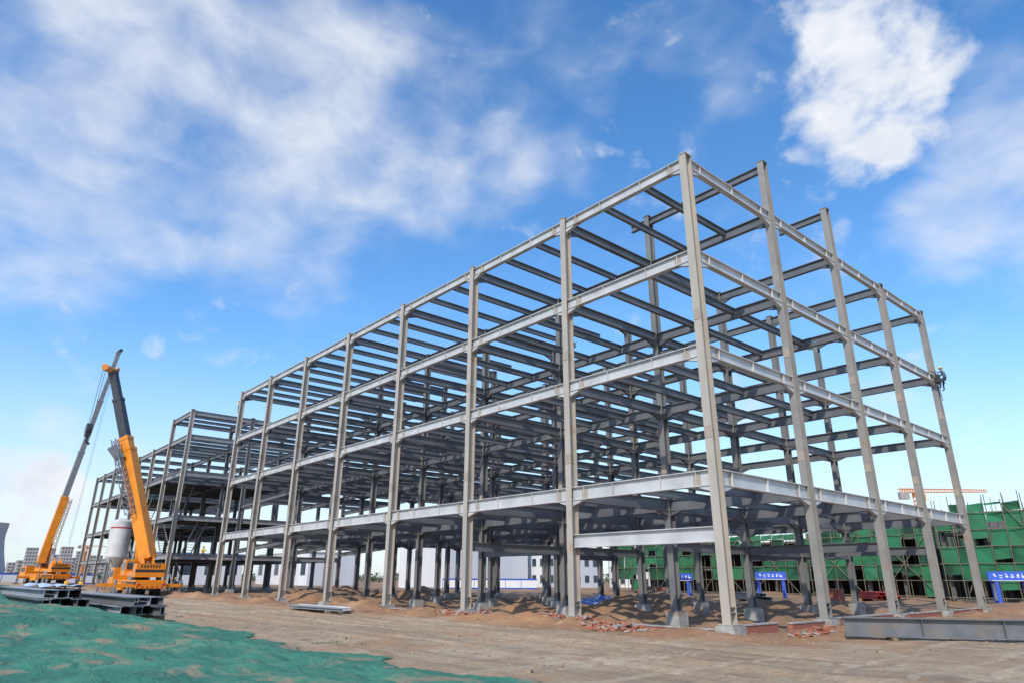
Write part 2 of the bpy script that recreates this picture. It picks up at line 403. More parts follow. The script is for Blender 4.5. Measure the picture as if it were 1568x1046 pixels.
for (x,y0,z0,y1,z1) in((1.6,79,.2,85.5,4.6),(3.4,85.5,4.8,79.5,9.3),(1.6,88,4.8,94,9.3),(3.4,94,9.5,88,14.9),(1.6,104,4.8,110,9.3),(3.2,110,9.5,104,14.9)):
    for dx in(0,1.2): sb.obox((x+dx,y0,z0),(x+dx,y1,z1),.05,.3,0)
    for t in range(15):
        a=t/14; sb.box((x+.03,y0+(y1-y0)*a-.14,z0+(z1-z0)*a-.02),(x+1.17,y0+(y1-y0)*a+.14,z0+(z1-z0)*a+.03),0)
sb.obj('stair_flights',[M_grey],wing)
M_wfac=mat('wing_beam_paint',(.30,.30,.295),(.22,.22,.22),rough=.5)
cb.obj('columns',[M_tan,M_icol,M_rust],wing); pb.obj('column_pedestals',[M_conc],wing)
fb.obj('facade_beams',[M_wfac],wing); ib.obj('interior_beams',[M_int],wing)

# cement silo beside the far bays
s=empty('cement_silo',(-1.9,97.5,gh(-1.9,97.5)))
b=MB(); b.cyl((0,0,4.4),(0,0,9.3),1.4,0,40); b.cyl((0,0,9.3),(0,0,9.75),1.4,0,40,r1=.5); b.cyl((0,0,2.8),(0,0,4.4),.3,0,40,r1=1.4)
b.cyl((0,0,8.3),(0,0,8.5),1.412,1,40,caps=False)
for a in range(4):
    t=a*math.pi/2+.78; b.cyl((1.2*math.cos(t),1.2*math.sin(t),0),(1.2*math.cos(t),1.2*math.sin(t),4.8),.1,2,8)
b.cyl((1.5,0,0),(1.5,0,9.8),.05,2,6)
b.obj('silo_body',[mat('silo_paint',(.62,.62,.61),(.5,.5,.48),scale=.9,rough=.6),M_red,M_grey],s,'angle')

# ------------------------------------------------------------------ truck cranes
def truck_crane(loc,rz,boom,scale=1.0,xoff=0):
    e=empty('truck_crane',loc,rz); e.scale=(scale,)*3
    b=MB()
    b.box((-1.2,-6.0,.95),(1.2,5.4,1.35),0); b.box((-1.32,-5.9,1.352),(1.32,3.2,1.5),0)
    b.box((-.5,-6.1,.6),(.5,5,.95),1)
    b.quadbox([(-1.25,4.0,.8),(1.25,4.0,.8),(1.25,6.3,.8),(-1.25,6.3,.8),(-1.2,4.1,2.7),(1.2,4.1,2.7),(1.2,5.9,2.7),(-1.2,5.9,2.7)],0)
    b.box((-1.27,4.5,1.8),(1.27,5.7,2.45),2); 
    b.box((-1.3,-6.25,.75),(1.3,-6.02,1.25),0)
    for i in range(6): b.box((-1.28+i*.43,-6.262,.8),(-1.07+i*.43,-6.252,.95),4)
    for sx in(-1,1): b.box((sx*1.1-.14,-6.28,1.02),(sx*1.1+.14,-6.252,1.18),4)
    for sx in(-1,1):
        b.box((sx*1.22-.12,-.6,.55),(sx*1.22+.12,1.6,1.3),0)
        b.box((sx*1.2-.14,-5.6,1.1),(sx*1.2+.14,-2.4,1.34),1)
    for yy in(-5.3,2.3):
        b.box((-2.9,yy-.18,.85),(2.9,yy+.18,1.15),0)
        for sx in(-1,1):
            b.cyl((sx*2.85,yy,.12),(sx*2.85,yy,1.5),.12,3,10); b.box((sx*2.85-.35,yy-.35,0),(sx*2.85+.35,yy+.35,.12),1)
    b.cyl((0,-1.4,1.5),(0,-1.4,1.85),.95,1,20)
    b.box((-1.2,-4.6,1.85),(1.2,.6,2.25),0)
    b.box((-1.3,-5.2,1.75),(1.3,-4.0,3.0),0); b.box((-1.31,-5.215,2.2),(1.31,-5.0,2.45),1)
    for i in range(7): b.box((-.9+i*.26,-5.225,2.6),(-.78+i*.26,-5.206,2.9),1)
    b.box((-1.31,-3.9,1.5),(-1.21,-2.6,1.84),3); b.box((1.21,-3.9,1.5),(1.31,-2.6,1.84),3)
    b.box((.5,-3.4,2.26),(1.15,-1.2,2.9),0); b.box((.56,-3.42,2.4),(1.1,-3.405,2.8),1)
    b.cyl((1.0,-.6,2.25),(1.0,-.6,3.3),.08,1,8)
    for sx in(-1,1): b.obox((sx*.45,-4.0,2.2),(sx*.45,-2.9,3.3),.12,1.3,0)
    b.cyl((-.5,-3.6,2.7),(.5,-3.6,2.7),.38,1,14)
    b.quadbox([(-1.35,-1.2,1.9),(-.55,-1.2,1.9),(-.55,.7,1.9),(-1.35,.7,1.9),(-1.35,-1.1,3.4),(-.55,-1.1,3.4),(-.55,.3,3.4),(-1.35,.3,3.4)],0)
    b.box((-1.37,-.9,2.4),(-.53,.2,3.2),2); b.box((-1.25,-1.21,2.5),(-.65,-1.15,3.2),2)
    for sx in(-1,1):
        b.cyl((sx*1.28,-3.8,2.25),(sx*1.28,-3.8,3.1),.025,3,6); b.cyl((sx*1.28,.4,2.25),(sx*1.28,.4,3.1),.025,3,6); b.cyl((sx*1.28,-3.8,3.1),(sx*1.28,.4,3.1),.025,3,6)
    o_=b.obj('carrier_and_superstructure',[M_orange,M_black,M_glass,M_grey,M_red],e)
    bv=o_.modifiers.new('bevel','BEVEL'); bv.width=.03; bv.segments=2; bv.limit_method='ANGLE'
    wb=MB()
    for yy in(-4.3,-2.95,1.2,3.4):
        for sx in(-1,1):
            wb.cyl((sx*.85,yy,.58),(sx*1.28,yy,.58),.58,0,22); wb.cyl((sx*1.281,yy,.58),(sx*1.3,yy,.58),.3,1,14)
    wb.obj('wheels',[M_tyre,M_grey],e)
    bb=MB()
    for k in range(len(boom)-1):
        (p0,w0,h0,mi),(p1,w1,h1,_)=boom[k],boom[k+1]
        bb.obox(p0,p1,w0,h0,mi)
        q0=V(p1); dd=(V(p1)-V(p0)).normalized()
        bb.obox(q0-dd*.35,q0+dd*.02,w0+.08,h0+.08,mi)
    p0=V(boom[0][0]);p1=V(boom[1][0]); dd=(p1-p0).normalized(); hit=p0+dd*6
    base=V((0,-.2,2.2))
    bb.cyl(base,base.lerp(hit,.6),.2,0,12); bb.cyl(base.lerp(hit,.6),hit,.12,3,12)
    tip=V(boom[-1][0])
    return e,bb,tip,dd
def lattice(b,p0,p1,w0,w1,mi,n=14,r=.035):
    p0=V(p0);p1=V(p1);d_=(p1-p0).normalized();a=d_.cross(V((0,0,1))).normalized();c_=a.cross(d_)
    def pt(t,k):
        w_=w0+(w1-w0)*t; sx,sy=((-1,-1),(1,-1),(1,1),(-1,1))[k]
        return p0.lerp(p1,t)+a*sx*w_/2+c_*sy*w_/2
    for k in range(4): b.cyl(pt(0,k),pt(1,k),r,mi,5)
    for i in range(n):
        for k in range(4):
            b.cyl(pt(i/n,k),pt((i+1)/n,(k+1)%4),r*.65,mi,4)
            b.cyl(pt(i/n,k),pt(i/n,(k+1)%4),r*.65,mi,4)
L1=V((-4.4,73.0,0)); L1.z=gh(L1.x,L1.y)
loc=lambda w_: V(w_)-L1
S1=1.12
foot=V((.15,-2.9,3.4))
tip=loc((-10.2,77.6,26.2))/S1
dirb=(tip-foot)
B1=[(foot,1.0,1.3,0),(foot+dirb*.56,.86,1.1,0),(foot+dirb*.62,.70,.9,1),(foot+dirb*.84,.6,.75,1),(tip,.5,.65,1)]
e,bb,tp,dd=truck_crane(L1,0,B1,S1)
bb.obox(tp,tp+V((-.9,-.5,.25)),.5,.5,0); bb.obox(tp,tp+V((.5,.4,.5)),.4,.4,0)
bb.cyl(tp+V((-1.0,-.8,.2)),tp+V((-.8,-.3,.2)),.35,0,12)
for s_ in(-.12,.12): bb.cyl(tp+V((-.95+s_,-.5,.1)),tp+V((-1.2+s_,-.5,-6.4)),.03,2,5)
hk=tp+V((-1.2,-.5,-6.9)); bb.obox(hk+V((0,0,.65)),hk+V((0,0,-.6)),.5,.95,1); bb.cyl(hk+V((-.26,0,.1)),hk+V((.26,0,.1)),.65,1,14)
bb.cyl(hk+V((0,0,-.5)),hk+V((0,0,-1.2)),.13,1,8); bb.cyl(hk+V((0,0,-1.2)),hk+V((.35,0,-1.45)),.13,1,8)
side=V((-1.0,-.3,0))
lattice(bb,foot+dirb*.22+side*.9,foot+dirb*.60+side*1.2,.75,.45,3,12,.05)
bb.obox(foot+dirb*.50+side*.6+V((-.3,0,0)),foot+dirb*.56+side*1.6,.5,.9,3)
bb.obj('telescopic_boom',[M_orange,M_black,M_dark,M_grey],e)
L2=V((-7.6,116,0)); L2.z=gh(L2.x,L2.y)
loc=lambda w_: V(w_)-L2
tip=loc((-4.6,112.4,38.8)); foot=loc((-8.7,114.5,4.0)); dirb=tip-foot
B2=[(foot,1.0,1.3,0),(foot+dirb*.29,.8,1.0,3),(foot+dirb*.5,.7,.85,3),(foot+dirb*.75,.6,.72,3),(tip,.5,.6,3)]
e,bb,tp,dd=truck_crane(L2,.25,B2)
bb.cyl(tp,tp+V((.4,.3,.6)),.3,1,10)
for s_ in(-.1,.1): bb.cyl(tp+V((s_,0,0)),tp+V((s_-1.2,0,-32)) ,.02,2,5)
lattice(bb,foot+dirb*.05+V((.9,0,0)),foot+dirb*.28+V((.9,0,0)),.6,.4,0,9)
bo=bb.obj('telescopic_boom',[M_orange,M_black,M_dark,M_grey],e)
bo.rotation_euler=(0,0,-.25)

# ------------------------------------------------------------------ steel stock
def ibeam_pile(name,x0,y0,length,rows,cols,h,w_,z0,rz,mats,jit=.05,mi=0):
    e=empty(name,(x0,y0,z0),rz); b=MB()
    for yy in(length*.12,length*.85): b.box((-.2,yy-.08,-.5),(cols*(w_+.06)+.1,yy+.08,0),1)
    for r in range(rows):
        for c_ in range(cols-(r%2)):
            jx=random.uniform(-jit,jit)*.5; jy=random.uniform(-jit,jit)*14
            xx=c_*(w_+.06)+w_/2+(r%2)*w_*.5
            b.ibeam((xx+jx,jy,(r+1)*h+r*.02),(xx-jx,length+jy,(r+1)*h+r*.02),h,w_,mi if random.random()<.5 else 2,tf=.03,tw=.02)
    b.obj('steel_members',mats,e)
    return e
M_wood=mat('timber',(.30,.2,.12),(.22,.15,.09),rough=.9)
M_lgrey=mat('primed_steel',(.34,.36,.38),(.26,.28,.30),rough=.45)
ibeam_pile('steel_beam_stack',-17.2,18.4,13,2,5,.36,.36,.42,.02,[M_dark,M_wood,M_lgrey],.06)
ibeam_pile('steel_beam_stack',-20.1,20.5,13,2,5,.36,.38,.72,.03,[M_dark,M_wood,M_lgrey],.06)
ibeam_pile('steel_beam_stack',-22.5,34.0,12,2,6,.38,.3,1.75,.08,[M_dark,M_wood,M_lgrey],.08)
ibeam_pile('steel_channel_stack',-5.2,22.5,6,1,4,.16,.35,.18,.05,[M_lgrey,M_wood,M_white],.08)
b=MB(); n=44
for i in range(n+1):
    for j in range(7):
        y=20.8+i*.25; x=-19.4+j*.2+.1*math.sin(i*.3); b.v.append((x,y,1.56+.05*math.sin(i*.31+j*.2)+.07*math.sin(j*1.1)**2))
for i in range(n):
    for j in range(6):
        a=i*7+j; b.f.append((a,a+1,a+8,a+7)); b.m.append(0)
b.obj('plastic_sheet',[mat('pale_blue_plastic',(.5,.6,.75),(.40,.50,.66),rough=.3)],None,True)
gd=empty('steel_girder',(0,0,0)); b=MB()
p0=V((1.7,-3.6,.74));p1=V((7.4,-12.0,.74)); b.ibeam(p0,p1,.64,.35,0)
dv=(p1-p0).normalized(); sdv=dv.cross(V((0,0,1)))
for t in (3,6,9):
    q=p0.lerp(p1,t/12); b.obox(q+V((0,0,-.045)),q+V((0,0,-.595)),.02,.30,0,upv=sdv)
for t in(.15,.8): q=p0.lerp(p1,t); b.obox(q-sdv*.5+V((0,0,-.72)),q+sdv*.5+V((0,0,-.72)),.15,.14,1)
b.obj('girder',[M_dark,M_wood],gd)

# ------------------------------------------------------------------ brick plinth walls and rubble
wl=empty('brick_plinth_wall'); b=MB()
def plinth(x0,y0,x1,y1,h):
    b.box((x0,y0,-.4),(x1,y1,h),0); b.box((x0-.03,y0-.03,h),(x1+.03,y1+.03,h+.05),1)
plinth(.5,-.12,3.4,.12,.28); plinth(4.6,-.12,7.5,.12,.22); plinth(8.6,-.12,15.4,.12,.30); plinth(16.5,-.12,22.5,.12,.25); plinth(23.7,-.12,30.2,.12,.25)
for j in range(7):
    if j in(1,4): continue
    plinth(-.12,Y[j]+.55,.12,Y[j+1]-.55,.12)
b.obj('brick_courses',[M_brick,M_conc],wl)
rp=MB()
def brick_heap(cx,cy,rx,ry,n,hz):
    for _ in range(n):
        a=random.uniform(0,6.28); r_=math.sqrt(random.random()); x=cx+rx*r_*math.cos(a); y=cy+ry*r_*math.sin(a)
        z=gh(x,y)+hz*(1-r_)*random.random()+.04
        t=random.uniform(0,3.14); dv=V((math.cos(t),math.sin(t),random.uniform(-.4,.4))).normalized()*.12
        rp.obox(V((x,y,z))-dv,V((x,y,z))+dv,.115,.06,0 if random.random()<.75 else 1)
brick_heap(-1.2,4.6,1.0,2.2,230,.35); brick_heap(-.6,8.8,.8,1.2,90,.25); brick_heap(-1.5,15,.6,3,60,.1); brick_heap(3,-2,2.0,.6,40,.1); brick_heap(12,-2.2,4,.8,60,.15)
rp.obj('brick_rubble',[mat('loose_brick',(.42,.13,.07),(.34,.10,.06),scale=9,rough=.9,c3=(.4,.28,.18),s3=5,t3=(.5,.65)),M_conc])
st=MB()
for _ in range(3600):
    x=random.uniform(-16,25); y=random.uniform(-14,30)
    if x>0.5 and y>0.5: continue
    if random.random()<.4 and x<-3 : continue
    r_=random.uniform(.012,.045)*(2.0 if random.random()<.05 else 1); z=gh(x,y)
    t=random.uniform(0,3.14); dv=V((math.cos(t),math.sin(t),random.uniform(-.3,.3)))*r_
    st.obox(V((x,y,z+r_*.2))-dv,V((x,y,z+r_*.3))+dv,r_*1.6,r_*1.1,0,w1=r_*.6,h1=r_*.5)
st.obj('stones',[mat('stone',(.36,.26,.17),(.28,.2,.12),rough=.95)])
wd=MB()
for (cx,cy) in [(random.uniform(-3.5,-.8),random.uniform(-1,30)) for _ in range(26)]+[(random.uniform(1,20),random.uniform(-3.5,-1.5)) for _ in range(16)]+[(random.uniform(-14.5,-12.5),random.uniform(4,30)) for _ in range(8)]:
    sg=random.uniform(.06,.2)
    for _ in range(random.randint(20,60)):
        a=random.uniform(0,6.28); l=random.uniform(.03,.11); x=cx+random.gauss(0,sg); y=cy+random.gauss(0,sg); z=gh(x,y)
        o_=len(wd.v); wd.v+=[(x,y,z),(x+.015*math.cos(a+1.5),y+.015*math.sin(a+1.5),z),(x+l*.6*math.cos(a),y+l*.6*math.sin(a),z+l)]; wd.f.append((o_,o_+1,o_+2)); wd.m.append(0)
wd.obj('weeds',[mat('weed_leaf',(.07,.12,.03),(.11,.14,.05),rough=.8)])
b=MB(); n=14
for i in range(n+1):
    for j in range(n+1):
        x=6.2+i*.18+.15*fbm(i,j,.4); y=-4.9+j*.11+.1*fbm(j,i,.5); b.v.append((x,y,gh(x,y)+.03+abs(fbm(i*1.0,j*1.0,.35))*.3))
for i in range(n):
    for j in range(n): a=i*(n+1)+j; b.f.append((a,a+1,a+n+2,a+n+1)); b.m.append(0)
b.obj('green_net_scrap',[M_net],None,True)

# ------------------------------------------------------------------ scaffolded buildings (right background)
M_gnet=mat('green_scaffold_net',(.012,.10,.045),(.02,.165,.065),scale=.5,rough=.8,c3=(.01,.045,.025),s3=.3,t3=(.45,.6))
M_gnet2=mat('green_scaffold_net_new',(.02,.19,.085),(.03,.145,.065),scale=.6,rough=.8)
M_pole=mat('scaffold_pole',(.22,.17,.10),(.12,.13,.10),rough=.6)
M_rawconc=mat('raw_concrete',(.16,.15,.135),(.10,.095,.09),rough=.9)  # frame concrete, darker than the site concrete
def scaffold_building(x,ya,yb,h,depth=14,name='scaffolded_building',storey=3.4):
    e=empty(name,(0,0,0)); c=MB(); n=int((yb-ya)/4)
    lv=int(h/storey)
    for l in range(lv+1):
        c.box((x+1.4,ya,l*storey-.15 if l else -.5),(x+depth,yb,l*storey+.12),0)
    for i in range(n+1):
        yy=ya+(yb-ya)*i/n
        for xx in(x+1.6,x+6,x+depth-.6): c.box((xx-.2,yy-.2,0),(xx+.2,yy+.2,h-.5),0)
    c.box((x+depth-.2,ya,0),(x+depth,yb,h-.6),0)
    c.obj('concrete_frame',[M_rawconc],e)
    p=MB(); q=MB()
    ny=int((yb-ya)/1.6)
    for off in(0,.9):
        for i in range(ny+1):
            yy=ya+(yb-ya)*i/ny; p.cyl((x+off,yy,0),(x+off,yy,h+random.uniform(.3,1.3)),.045,0,5)
        z=.3
        while z<h+.4: p.cyl((x+off,ya-.3,z),(x+off,yb+.3,z),.04,0,5); z+=1.7
    i=0
    while i<ny-4:
        y0=ya+(yb-ya)*i/ny; y1=ya+(yb-ya)*(i+4)/ny
        p.cyl((x-.05,y0,.2),(x-.05,y1,h),.045,0,5); p.cyl((x-.08,y1,.2),(x-.08,y0,h),.045,0,5); i+=5
    for k in range(int(depth/1.8)):
        p.cyl((x+k*1.8,ya-.1,0),(x+k*1.8,ya-.1,h+.6),.045,0,5)
    for i in range(ny):
        y0=ya+(yb-ya)*i/ny+.02; y1=ya+(yb-ya)*(i+1)/ny-.02
        z=.3
        while z<h-.3:
            z1=min(z+1.7,h+.2)
            low=z<2
            if random.random()<(.12 if low else .86):
                s0=random.uniform(0,.15); za=z+(random.uniform(.2,.9) if random.random()<.15 else 0)
                o_=len(q.v); dx=[random.uniform(.08,.3) for _ in range(4)]
                q.v+=[(x+dx[0],y0,za+s0),(x+dx[1],y1,za),(x+dx[2],y1,z1-s0),(x+dx[3],y0,z1)]; q.f.append((o_,o_+1,o_+2,o_+3)); q.m.append(1 if (noise.noise(V((y0*.12,z*.25,x)))>.12 or random.random()<.1) else 0)
            z+=1.7
    for k in range(int(depth/1.8)):
        z=2
        while z<h-.3:
            if random.random()<.85:
                o_=len(q.v); q.v+=[(x+k*1.8,ya-.05,z),(x+k*1.8+1.75,ya-.05-random.uniform(0,.1),z),(x+k*1.8+1.75,ya-.05,z+1.65),(x+k*1.8,ya-.05,z+1.65)]; q.f.append((o_,o_+1,o_+2,o_+3)); q.m.append(0)
            z+=1.7
    for i in range(60):
        yy=random.uniform(ya,yb); xx=x+random.uniform(1.5,depth-1); p.cyl((xx,yy,h-.5),(xx+.05,yy,h+random.uniform(.5,1.8)),.03,0,4)
    p.obj('scaffold_poles',[M_pole],e); q.obj('safety_nets',[M_gnet,M_gnet2],e)
scaffold_building(64,13,62,7.6)
scaffold_building(60,-34,11,9.6)
scaffold_building(95,-10,40,11.5)

def site_gate(x,y,wid=3.2,h=3.0):
    e=empty('blue_site_gate',(x,y,gh(x,y)),math.radians(-90+25)); b=MB()
    for sx in(-1,1):
        b.box((sx*wid/2-.22,-.12,0),(sx*wid/2+.22,.12,h-.8),0); b.box((sx*wid/2-.14,-.135,.3),(sx*wid/2+.14,-.122,h-1.1),1)
        b.box((sx*wid/2-.16,-1.6,0),(sx*wid/2+.16,-1.4,h-.8),0)
    b.box((-wid/2-.35,-.16,h-.8),(wid/2+.35,.16,h),0)
    b.box((-wid/2-.35,-1.7,h-.85),(wid/2+.35,-.17,h-.8),1)
    rs=random.Random(3)
    for i in range(6):
        x0=-wid/2+.1+i*.45
        for _ in range(5):
            a=rs.uniform(0,.2); c_=rs.uniform(0,.3)
            if rs.random()<.5: q_=(x0+a,c_,x0+a+.05,min(.4,c_+.25))
            else: q_=(x0+a*.3,c_,x0+.28,c_+.05)
            k_=.001*_
            b.box((q_[0],-.175-k_,h-.6+q_[1]),(q_[2],-.162,h-.6+q_[3]),1)
    b.obj('gate_frame',[M_blue,M_white],e)
site_gate(50,38.0,2.5,2.6); site_gate(52.5,27,2.7,3.0); site_gate(55,4.2,2.5,2.9)

def tower_crane(x,y,zj,rz,jl,cj=12):
    e=empty('tower_crane',(x,y,0),rz); b=MB()
    lattice(b,(0,0,0),(.001,0,zj),1.6,1.6,0,22,.12)
    b.box((-.9,-.9,zj),(.9,.9,zj+1.4),0); b.box((.9,-.6,zj-.9),(2.1,.6,zj+.9),0)
    lattice(b,(0,0,zj+1.8),(jl,0,zj+1.8),1.0,.6,0,22,.08); lattice(b,(0,0,zj+1.8),(-cj,0,zj+1.8),1.0,1.0,0,7,.1)
    b.box((-cj,-.7,zj-.6),(-cj+2.5,.7,zj+1.3),1)
    b.cyl((jl*.3,0,zj+1.2),(jl*.3,0,zj-9),.04,1,4)
    b.obj('mast_and_jib',[M_orange,M_conc],e)
tower_crane(186,53.5,24,math.radians(-41),20,5)
tower_crane(95,700,26,.4,26,8)

# ------------------------------------------------------------------ background buildings
M_wall=mat('white_cladding',(.72,.72,.71),(.62,.63,.64),scale=.15,rough=.7,stretch=(1,1,.2))
M_hazed=mat('hazed_render',(.42,.38,.36),(.35,.33,.33),scale=.02,rough=.9)  # distance haze is put into the wall colour as a pale tone
M_roofb=mat('blue_sheet_roof',(.08,.2,.45),(.06,.16,.38),rough=.6)
def bldg(name,x0,y0,x1,y1,h,floors,wcol_x,wcol_y,wallm=None,roofm=None,wh=.45,z0=-.5):
    e=empty(name); b=MB(); wallm=wallm or M_wall; roofm=roofm or M_conc
    b.box((x0,y0,z0),(x1,y1,h),0); b.box((x0-.2,y0-.2,h),(x1+.2,y1+.2,h+.35),1)
    fh=h/floors
    for f in range(floors):
        za=f*fh+fh*.32; zb=za+fh*wh
        for i in range(wcol_y):
            ya=y0+(y1-y0)*(i+.25)/wcol_y; yb=y0+(y1-y0)*(i+.75)/wcol_y
            b.box((x0-.03,ya,za),(x0+.1,yb,zb),2); b.box((x0-.08,ya-.1,za-.12),(x0-.003,yb+.1,za-.003),1)
        for i in range(wcol_x):
            xa=x0+(x1-x0)*(i+.25)/wcol_x; xb=x0+(x1-x0)*(i+.75)/wcol_x
            b.box((xa,y0-.03,za),(xb,y0+.1,zb),2)
    b.obj('walls_roof_windows',[wallm,roofm,M_glass],e)
bldg('white_warehouse',62,104,84,124,9.0,1,0,0)
bldg('white_office_building',86,100,104,116,7.2,2,6,6)
bldg('white_office_building',112,92,126,104,8.5,3,5,4)
bldg('white_site_dormitory',80,62,100,68,5.2,2,8,3,None,M_roofb)
bldg('white_warehouse',60,168,75,205,8.5,1,0,6)
bldg('grey_office_building',118,150,140,170,16,4,7,6,M_hazed)
bldg('white_warehouse',20,190,50,205,8,1,5,3,None,M_roofb)
def fence(name,p0,p1,h=2.2):
    e=empty(name); b=MB(); p0=V(p0);p1=V(p1); L_=(p1-p0).length; n=int(L_/3)
    for i in range(n):
        a=p0.lerp(p1,i/n);c_=p0.lerp(p1,(i+1)/n)
        b.obox(a+V((0,0,h*.5)),c_+V((0,0,h*.5)),.05,h*.7,1); b.obox(a+V((0,0,h*.075)),c_+V((0,0,h*.075)),.06,h*.15,0); b.obox(a+V((0,0,h*.92)),c_+V((0,0,h*.92)),.07,h*.15,0)
        b.obox(a,a+V((0,0,h)),.1,.1,0)
    b.obj('panels',[M_blue,M_white],e)
fence('site_fence',(-60,165,.9),(10,172,.3)); fence('site_fence',(56,98,0),(70,86,0),2.0)
for k,(u,h,wd_) in enumerate([(20,16,18),(34,18,24),(44,31,13),(55,20,16),(63,26,13),(74,34,12),(86,24,18),(97,31,13),(110,22,20),(122,29,12),(131,20,18),(142,24,16),(154,18,22)]):
    D=800+random.uniform(-80,80); r_=(u-784)/1016.2/1.047*D
    P=V((-24.6,-15.5,0))+F*D+R*r_
    bldg('apartment_block',P.x,P.y,P.x+wd_*.8,P.y+wd_*.8,h,max(5,int(h/3.2)),4,4,M_hazed)
e=empty('cooling_tower',(47,1080,0)); b=MB()
n=40; prof=[(0,30),(15,25.5),(30,21.5),(44,19),(52,18.5),(66,20)]
for z,r_ in prof:
    for i in range(n): t=6.2832*i/n; b.v.append((r_*math.cos(t),r_*math.sin(t),z))
for k in range(len(prof)-1):
    for i in range(n): b.f.append((k*n+i,k*n+(i+1)%n,(k+1)*n+(i+1)%n,(k+1)*n+i)); b.m.append(0)
b.obj('shell',[mat('hazed_concrete',(.42,.42,.42),(.36,.36,.37),scale=.02,rough=.9)],e,True)  # shell colour kept pale to stand in for distance haze
b=MB()
for k in range(900):
    D=random.uniform(330,420); th=random.uniform(-.85,.85); P=V((-24.6,-15.5,0))+F*D+R*D*th
    r_=random.uniform(1.2,3.2); z=random.uniform(.5,3.0)
    for q in range(10):
        c_=P+V((random.uniform(-r_,r_),random.uniform(-r_,r_),z+random.uniform(-r_,r_)*.6))
        a=V((random.uniform(-1,1),random.uniform(-1,1),random.uniform(-1,1)))*r_*.6; e_=V((random.uniform(-1,1),random.uniform(-1,1),random.uniform(-1,1)))*r_*.6
        o_=len(b.v); b.v+=[tuple(c_),tuple(c_+a),tuple(c_+e_)]; b.f.append((o_,o_+1,o_+2)); b.m.append(0)
b.obj('distant_tree_row',[mat('foliage',(.06,.09,.04),(.09,.11,.06),rough=.9)])

# ------------------------------------------------------------------ site clutter
ibeam_pile('red_pipe_stack',44,12,6,2,6,.3,.3,gh(44,12)+.1,-.9,[M_red,M_wood,M_red],.05)
ibeam_pile('steel_beam_stack',36,20,8,2,5,.3,.3,gh(36,20)+.2,-.8,[M_dark,M_wood,M_lgrey],.05)
def brick_stack(x,y,rz=0):
    e=empty('brick_stack',(x,y,gh(x,y)),rz); b=MB()
    b.box((-.8,-.6,0),(.8,.6,.12),1)
    for k in range(10):
        for i in range(6):
            b.box((-.75+i*.25+random.uniform(0,.02),-.55,.13+k*.115),(-.52+i*.25,.55,.235+k*.115),0)
    b.obj('bricks',[M_brick,M_wood],e)
brick_stack(34,31,.3); brick_stack(35.5,29.8,.5); brick_stack(40,14,.1)
b=MB()
for (cx,cy,rx,ry,hz) in((30,34,3,2,.8),(33,36,2,1.6,.6)):
    o_=len(b.v); n=12
    for i in range(n+1):
        for j in range(n+1):
            x=(i/n*2-1);y=(j/n*2-1); z=max(0,1-(x*x+y*y))*hz*(1+fbm(i+cx,j,.5)*.8); b.v.append((cx+x*rx,cy+y*ry,gh(cx,cy)-.1+z))
    for i in range(n):
        for j in range(n): a=o_+i*(n+1)+j; b.f.append((a,a+1,a+n+2,a+n+1)); b.m.append(0)
b.obj('blue_tarpaulin',[mat('blue_tarp',(.05,.12,.5),(.3,.35,.5),scale=2,rough=.5)],None,True)

